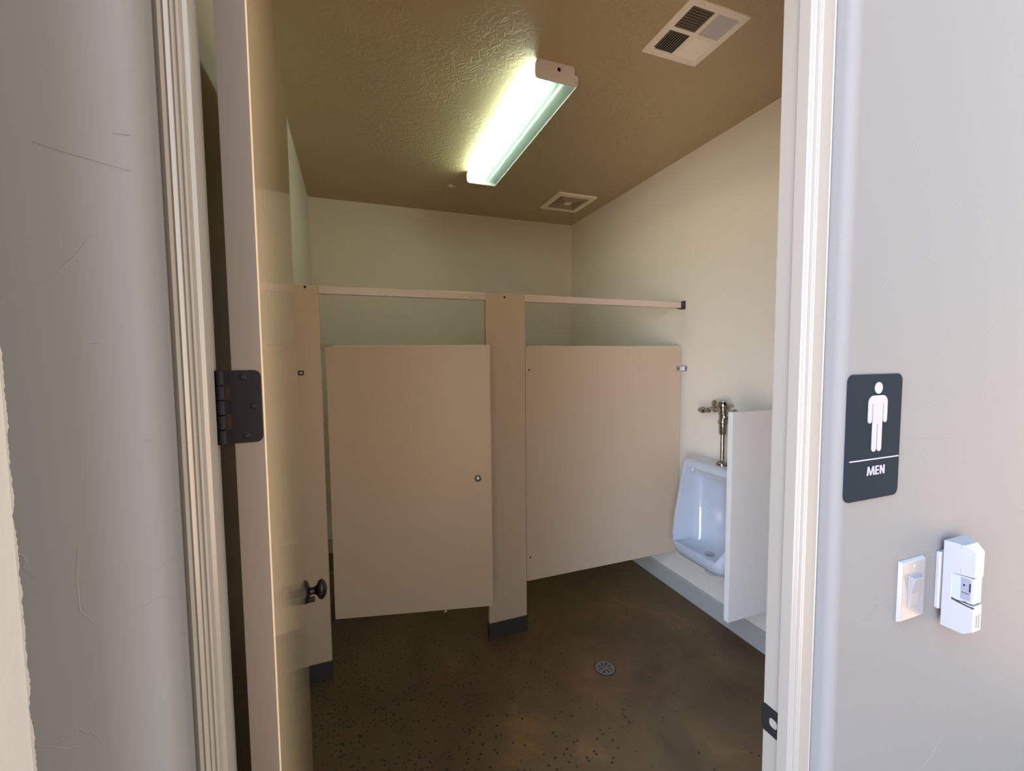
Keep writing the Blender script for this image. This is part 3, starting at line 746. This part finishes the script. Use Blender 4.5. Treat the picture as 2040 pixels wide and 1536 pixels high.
for a in (0, PI / 2):
    add_box(bm, -.134, .134, -.004, .004, H - .0105, H - .0085, T(fcx, fcy, 0) @ RZ(PI / 4 + a) @ Matrix.Scale(1.32, 4, (1, 0, 0)))
part('brace', bm, M_grille_dirty, fan)
bm = bm_new(); add_box(bm, fcx - .030, fcx + .030, fcy - .032, fcy + .032, H - .018, H - .0085); part('centre_plate', bm, M_fan, fan, bevel=.001)

# chip of bare plaster on the ceiling
bm = bm_new()
pts = [(.020 * (1 + .35 * math.sin(3 * a + 1) + .2 * math.sin(5 * a)) * math.cos(a) * 1.25, .024 * (1 + .3 * math.sin(2 * a) + .15 * math.sin(7 * a)) * math.sin(a)) for a in [2 * PI * i / 26 for i in range(26)]]
add_prism(bm, [(x + .776, y + 3.438) for x, y in pts], H - .0018, H + .0005)
tag(finish('plaster_chip', bm, M_plaster), 'small pale bare plaster chip on the ceiling beside the light', 'chipped plaster')

# ------------------------------------------------------------------ floor drain
dx, dy, dr = 1.2545, 1.9480, .0560
fd = thing('floor_drain', (dx, dy, 0), 'round grey slotted drain cover set in the concrete floor', 'floor drain')
bm = bm_new(); add_lathe(bm, [(dr + .004, 0), (dr + .004, .0006), (dr - .002, .0006), (dr - .002, 0)], 48, T(dx, dy, 0)); part('rim', bm, M_black, fd, smooth=40)
# grate: radial slots are real openings
bm = bm_new()
NS = 8; seg = 96; r0, r1 = .016, .043; hwid = .0036
vals = []
def dring(rad): return [bm.verts.new((dx + rad * math.cos(2 * PI * i / seg), dy + rad * math.sin(2 * PI * i / seg), .0022)) for i in range(seg)]
radii = [.004, r0, .020, .025, .030, .035, .040, r1, .050, dr - .0015]
rings = [dring(r_) for r_ in radii]
for k in range(len(radii) - 1):
    rm = (radii[k] + radii[k + 1]) / 2
    for i in range(seg):
        a = 2 * PI * (i + .5) / seg
        slot = False
        if r0 - 1e-6 <= radii[k] and radii[k + 1] <= r1 + 1e-6:
            for s in range(NS):
                da = (a - (2 * PI * s / NS + .06) + PI) % (2 * PI) - PI
                if abs(rm * math.sin(da)) < hwid and math.cos(da) > 0: slot = True
        if not slot:
            j = (i + 1) % seg; bm.faces.new((rings[k][i], rings[k][j], rings[k + 1][j], rings[k + 1][i]))
bm.faces.new(rings[0])
ext = bmesh.ops.extrude_face_region(bm, geom=bm.faces[:])
bmesh.ops.translate(bm, vec=(0, 0, -.0014), verts=[g for g in ext['geom'] if isinstance(g, bmesh.types.BMVert)])
part('grate', bm, M_drain, fd)
bm = bm_new(); add_lathe(bm, [(0, .0005), (dr - .003, .0005)], 48, T(dx, dy, 0), caps=False); part('drain_well_shade', bm, M_black, fd)  # black disc, shade under the grate put in as colour
bm = bm_new(); add_lathe(bm, [(0, .0030), (.003, .0028), (.0035, .0022)], 12, T(dx, dy, 0)); part('screw', bm, M_shoe, fd)

# scrap of paper under the ajar door
bm = bm_new()
bmesh.ops.create_icosphere(bm, subdivisions=2, radius=.012)
for v in bm.verts: v.co *= random.uniform(.65, 1.25); v.co.z = max(v.co.z * .7 + .006, .0002)
for v in bm.verts: v.co.x += .542; v.co.y += 2.785
tag(finish('paper_scrap', bm, M_paper), 'tiny crumpled white paper scrap on the floor under the stall door', 'paper scrap')

# ------------------------------------------------------------------ restroom sign
sg = thing('restroom_sign', (.9085, YH, 1.4365), 'charcoal plaque with a white male figure reading MEN on the hall wall', 'sign')
bm = bm_new(); add_prism(bm, rrect(.1525, .2330, .0135, 8, .9025, 1.5535), YH - .004, YH, axis='y')
plate = part('plate', bm, M_sign, sg, bevel=.0007)
y0, y1 = YH - .0052, YH - .0038
bm = bm_new()
def strip(w, pts):        # rounded bar along a vertical axis
    pass
def capsule(x, zt, zb, hw_, top=True, bot=True):
    p = []
    n = 8
    if top: p += [(x + hw_ * math.cos(PI * i / n), zt - hw_ + hw_ * math.sin(PI * i / n)) for i in range(n + 1)]
    else: p += [(x + hw_, zt), (x - hw_, zt)]
    if bot: p += [(x + hw_ * math.cos(PI + PI * i / n), zb + hw_ + hw_ * math.sin(PI + PI * i / n)) for i in range(n + 1)]
    else: p += [(x - hw_, zb), (x + hw_, zb)]
    return p
px = .9073
add_prism(bm, [(px + .0108 * math.cos(2 * PI * i / 28), 1.6448 + .0108 * math.sin(2 * PI * i / 28)) for i in range(28)], y0, y1, axis='y')
add_prism(bm, [(px + .0095 * 0 + (.0265 - .013) * s + .013 * math.cos(a) * s if False else x, z) for x, z in
               [(px - .0135 + .0135 * math.cos(PI - PI / 2 * i / 8) , 1.6175 + .0135 * math.sin(PI - PI / 2 * i / 8)) for i in range(9)]
               + [(px + .0135 + .0135 * math.cos(PI / 2 - PI / 2 * i / 8), 1.6175 + .0135 * math.sin(PI / 2 - PI / 2 * i / 8)) for i in range(9)]
               + [(px + .0270, 1.6155), (px - .0270, 1.6155)] for a in (0,) for s in (1,)], y0, y1, axis='y')
for s in (-1, 1):
    add_prism(bm, capsule(px + s * .0216, 1.6156, 1.5800, .0054, top=False), y0, y1, axis='y')
    add_prism(bm, capsule(px + s * .0075, 1.5780, 1.5265, .0062, top=False), y0, y1, axis='y')
add_box(bm, px - .0137, px + .0137, y0, y1, 1.5779, 1.6156)
part('pictogram', bm, M_signmark, plate, 'white standing male figure')
bm = bm_new(); add_box(bm, .8340, .9745, y0, y1, 1.5117, 1.5140); part('divider_line', bm, M_signmark, plate, 'thin white line')
bm = bm_new()
lz0, lz1, st = 1.4828, 1.4996, .0030
def bar(x0, z0, x1, z1, w_=st, dy=0.0):      # a straight letter stroke with level ends
    add_prism(bm, [(x0 - w_ / 2, z0), (x0 + w_ / 2, z0), (x1 + w_ / 2, z1), (x1 - w_ / 2, z1)], y0 + dy, y1, axis='y')
bar(.8857, lz0, .8880, lz1); bar(.8880, lz1, .8948, lz0, dy=.00012); bar(.8948, lz0, .9016, lz1, dy=.0002); bar(.9016, lz1, .9039, lz0)          # M
add_box(bm, .9078, .9108, y0, y1, lz0, lz1)                                                                                     # E
for zz in (lz0, (lz0 + lz1) / 2 - .0014, lz1 - .0028): add_box(bm, .9108, .9172, y0, y1, zz, zz + .0028)
add_box(bm, .9212, .9242, y0, y1, lz0, lz1); add_box(bm, .9312, .9342, y0, y1, lz0, lz1); bar(.9228, lz1, .9326, lz0, .0034, .00012)    # N
part('lettering', bm, M_signmark, plate, 'white raised word MEN')

# ------------------------------------------------------------------ light switch
ls = thing('light_switch', (1.0385, YH, 1.235), 'white rocker light switch on the hall wall below the sign', 'light switch')
bm = bm_new()
def frustum(bm, x0, x1, z0, z1, yb, yt, inx, inz):
    a = [bm.verts.new(p) for p in ((x0, yb, z0), (x1, yb, z0), (x1, yb, z1), (x0, yb, z1))]
    b = [bm.verts.new(p) for p in ((x0 + inx, yt, z0 + inz), (x1 - inx, yt, z0 + inz), (x1 - inx, yt, z1 - inz), (x0 + inx, yt, z1 - inz))]
    bm.faces.new(a); bm.faces.new(b)
    for i in range(4): bm.faces.new((a[i], a[(i + 1) % 4], b[(i + 1) % 4], b[i]))
frustum(bm, .9985, 1.0790, 1.1735, 1.2985, YH, YH - .0075, .0035, .0035)
wp = part('wall_plate', bm, M_plastic2, ls, bevel=.0012)
bm = bm_new()
add_box(bm, 1.0215, 1.0555, YH - .0090, YH - .0070, 1.2015, 1.2685); part('rocker_frame', bm, M_plastic2, ls, bevel=.0005)
bm = bm_new()
add_prism(bm, [(YH - .0080, 1.2030), (YH - .0095, 1.2030), (YH - .0110, 1.232), (YH - .0175, 1.2645), (YH - .0080, 1.2660)], 1.0235, 1.0535, axis='x')
part('rocker', bm, M_plastic2, ls, bevel=.0006)
for zz in (1.1870, 1.2850):
    bm = bm_new(); add_lathe(bm, [(0, .001), (.0026, .0008), (.0032, 0)], 14, T(1.0385, YH - .0075, zz) @ RX(PI / 2)); part('screw', bm, M_plastic, wp, smooth=40)

# ------------------------------------------------------------------ wall sensor unit
ms = thing('motion_sensor', (1.15, YH, 1.235), 'white box-shaped wall sensor with a small window, right of the light switch', 'wall sensor')
bm = bm_new(); add_prism(bm, rrect(.070, .1215, .004, 5, 1.160, 1.2375), YH - .0085, YH, axis='y')
part('mounting_plate', bm, M_plastic, ms, bevel=.002)
bm = bm_new()
outl = [(.1300, 1)]
prof = [(.4990, 1.1445), (.4630, 1.1452), (.4490, 1.1570), (.4490, 1.2090), (.4835, 1.2090), (.4835, 1.2625), (.4490, 1.2660), (.4490, 1.3174), (.4660, 1.3262), (.4995, 1.3245)]
xr = lambda y: 1.1570 + (y - .449) * .95
# side profile lofted across to a slanted right side
v0 = [bm.verts.new((1.130, y, z)) for y, z in prof]; v1 = [bm.verts.new((xr(y), y, z)) for y, z in prof]
bm.faces.new(v0); bm.faces.new(v1)
for i in range(len(prof)): bm.faces.new((v0[i], v0[(i + 1) % len(prof)], v1[(i + 1) % len(prof)], v1[i]))
case = part('case', bm, M_plastic, ms, bevel=.0012)
bm = bm_new()
v0 = [(.4835, 1.2095), (.4510, 1.2125), (.4510, 1.2640), (.4835, 1.2620)]
a = [bm.verts.new((1.1315, y, z)) for y, z in v0]; b = [bm.verts.new((xr(y) - .0012, y, z)) for y, z in v0]
bm.faces.new(a); bm.faces.new(b)
for i in range(4): bm.faces.new((a[i], a[(i + 1) % 4], b[(i + 1) % 4], b[i]))
win = part('window', bm, M_lens_grey, ms, 'grey translucent sensor window')
bm = bm_new(); add_box(bm, 1.1307, 1.1318, .4555, .4700, 1.2165, 1.2600); part('inner_card', bm, M_lens_card, win)
bm = bm_new(); add_box(bm, 1.1302, 1.1310, .4570, .4685, 1.2300, 1.2310); add_box(bm, 1.1302, 1.1310, .4555, .4575, 1.2350, 1.2520); add_box(bm, 1.1302, 1.1310, .4640, .4665, 1.2435, 1.2475); part('inner_mark', bm, M_bronze, win)
bm = bm_new(); add_box(bm, 1.1300, 1.1312, .4600, .4655, 1.2118, 1.2136); part('indicator', bm, simple('indicator_red_brown', (.16, .05, .03), .3), ms)
bm = bm_new()
pts = [(.4830 - .034 * t, 1.2103 - .0045 * math.sin(PI * .55 * t)) for t in [i / 8 for i in range(9)]]
add_prism(bm, [(y, z + .0012) for y, z in pts] + [(y, z - .0016) for y, z in pts[::-1]], 1.1294, 1.1318, axis='x')
part('slot', bm, M_black, ms, 'curved black slot')
bm = bm_new(); add_box(bm, 1.1298, 1.1302, .4706, .4710, 1.2630, 1.2790); part('seam', bm, M_lens_card, case); bm = bm_new(); add_box(bm, 1.1298, 1.1342, .4712, .4722, 1.3170, 1.3262); add_box(bm, 1.133, 1.160, .4710, .4720, 1.3250, 1.3262); part('seam', bm, M_lens_card, case)
bm = bm_new()
for i in range(11): add_box(bm, 1.1395 + (.0009 if i % 2 else 0), 1.1440, .4482, .4488, 1.1640 + i * .0024, 1.1652 + i * .0024)
for i in range(13): add_box(bm, 1.1480, 1.1515 + (.0010 if i % 3 else 0), .4482, .4488, 1.1630 + i * .0022, 1.1640 + i * .0022)
part('label_print', bm, M_lens_card, case, 'tiny grey printed lines')

# ------------------------------------------------------------------ light
w = bpy.data.worlds.new('sky'); scene.world = w; w.use_nodes = True
nt = w.node_tree; N, L = nt.nodes, nt.links; N.clear()
out = N.new('ShaderNodeOutputWorld'); bg = N.new('ShaderNodeBackground'); L.new(bg.outputs[0], out.inputs['Surface'])
tc = N.new('ShaderNodeTexCoord'); sep = N.new('ShaderNodeSeparateXYZ'); L.new(tc.outputs['Generated'], sep.inputs[0])
# open sky above, sunlit earth below the horizon
rz = N.new('ShaderNodeValToRGB'); mz = N.new('ShaderNodeMapRange'); mz.inputs['From Min'].default_value = -1; mz.inputs['From Max'].default_value = 1
L.new(sep.outputs['Z'], mz.inputs['Value']); L.new(mz.outputs['Result'], rz.inputs['Fac'])
e = rz.color_ramp.elements
e[0].position = 0.0; e[0].color = (1.0, 0.56, 0.32, 1); e[1].position = 1.0; e[1].color = (0.42, 0.58, 0.95, 1)
x_ = e.new(0.485); x_.color = (1.20, 0.98, 0.85, 1)
x_ = e.new(0.515); x_.color = (0.76, 0.88, 1.06, 1)
tint = N.new('ShaderNodeMix'); tint.data_type = 'RGBA'; tint.inputs['A'].default_value = (1.0, 0.90, 0.74, 1); tint.inputs['B'].default_value = (0.94, 1.0, 1.08, 1)
mul = N.new('ShaderNodeMix'); mul.data_type = 'RGBA'; mul.blend_type = 'MULTIPLY'; mul.inputs['Factor'].default_value = 1
L.new(rz.outputs['Color'], mul.inputs['A']); L.new(tint.outputs['Result'], mul.inputs['B']); L.new(mul.outputs['Result'], bg.inputs['Color'])
# the open side of the porch, to the left, is the bright side
cmb = N.new('ShaderNodeCombineXYZ'); L.new(sep.outputs['X'], cmb.inputs['X']); L.new(sep.outputs['Y'], cmb.inputs['Y'])
nrm = N.new('ShaderNodeVectorMath'); nrm.operation = 'NORMALIZE'; L.new(cmb.outputs[0], nrm.inputs[0])
dt = N.new('ShaderNodeVectorMath'); dt.operation = 'DOT_PRODUCT'; dt.inputs[1].default_value = (-1, 0, 0)
L.new(nrm.outputs['Vector'], dt.inputs[0])
md = N.new('ShaderNodeMapRange'); md.interpolation_type = 'SMOOTHSTEP'; md.inputs['From Min'].default_value = .38; md.inputs['From Max'].default_value = .74; md.inputs['To Min'].default_value = 1.55; md.inputs['To Max'].default_value = 11.3
L.new(dt.outputs['Value'], md.inputs['Value'])
rs = N.new('ShaderNodeMapRange'); rs.interpolation_type = 'SMOOTHSTEP'; rs.inputs['From Min'].default_value = -.72; rs.inputs['From Max'].default_value = -.98; rs.inputs['To Min'].default_value = 0; rs.inputs['To Max'].default_value = 4.4  # extra bright band on the right, added to lift the left bullnose
L.new(dt.outputs['Value'], rs.inputs['Value'])
sm_ = N.new('ShaderNodeMath'); sm_.operation = 'ADD'; L.new(md.outputs['Result'], sm_.inputs[0]); L.new(rs.outputs['Result'], sm_.inputs[1]); L.new(sm_.outputs[0], bg.inputs['Strength'])
mt_ = N.new('ShaderNodeMapRange'); mt_.interpolation_type = 'SMOOTHSTEP'; mt_.inputs['From Min'].default_value = .38; mt_.inputs['From Max'].default_value = .66
L.new(dt.outputs['Value'], mt_.inputs['Value']); L.new(mt_.outputs['Result'], tint.inputs['Factor'])

# ------------------------------------------------------------------ camera
F, YAW, PIT, ROL, ZC = 856.409, -20.3794, -3.6147, -0.5271, 1.7052
y = math.radians(YAW); p = math.radians(PIT); r = math.radians(ROL)
fwd = Vector((math.sin(-y) * math.cos(p), math.cos(y) * math.cos(p), math.sin(p)))
right = Vector((math.cos(y), -math.sin(-y), 0)); up = right.cross(fwd)
Rv = math.cos(r) * right + math.sin(r) * up; Uv = -math.sin(r) * right + math.cos(r) * up
cam = bpy.data.cameras.new('camera'); co = bpy.data.objects.new('camera', cam); C.objects.link(co)
M3 = Matrix((Rv, Uv, -fwd)).transposed().to_4x4(); M3.translation = Vector((0, 0, ZC)); co.matrix_world = M3
cam.sensor_width = 36; cam.sensor_fit = 'HORIZONTAL'; cam.lens = F / 2040 * 36; cam.clip_start = .02
scene.camera = co

scene.view_settings.view_transform = 'Standard'; scene.view_settings.look = 'None'
scene.view_settings.gamma = 1; scene.view_settings.use_curve_mapping = False
scene.view_settings.exposure = 0.60
scene.cycles.max_bounces = 10; scene.cycles.diffuse_bounces = 6; scene.cycles.transparent_max_bounces = 12
scene.cycles.use_denoising = True
scene.cycles.sample_clamp_indirect = 6
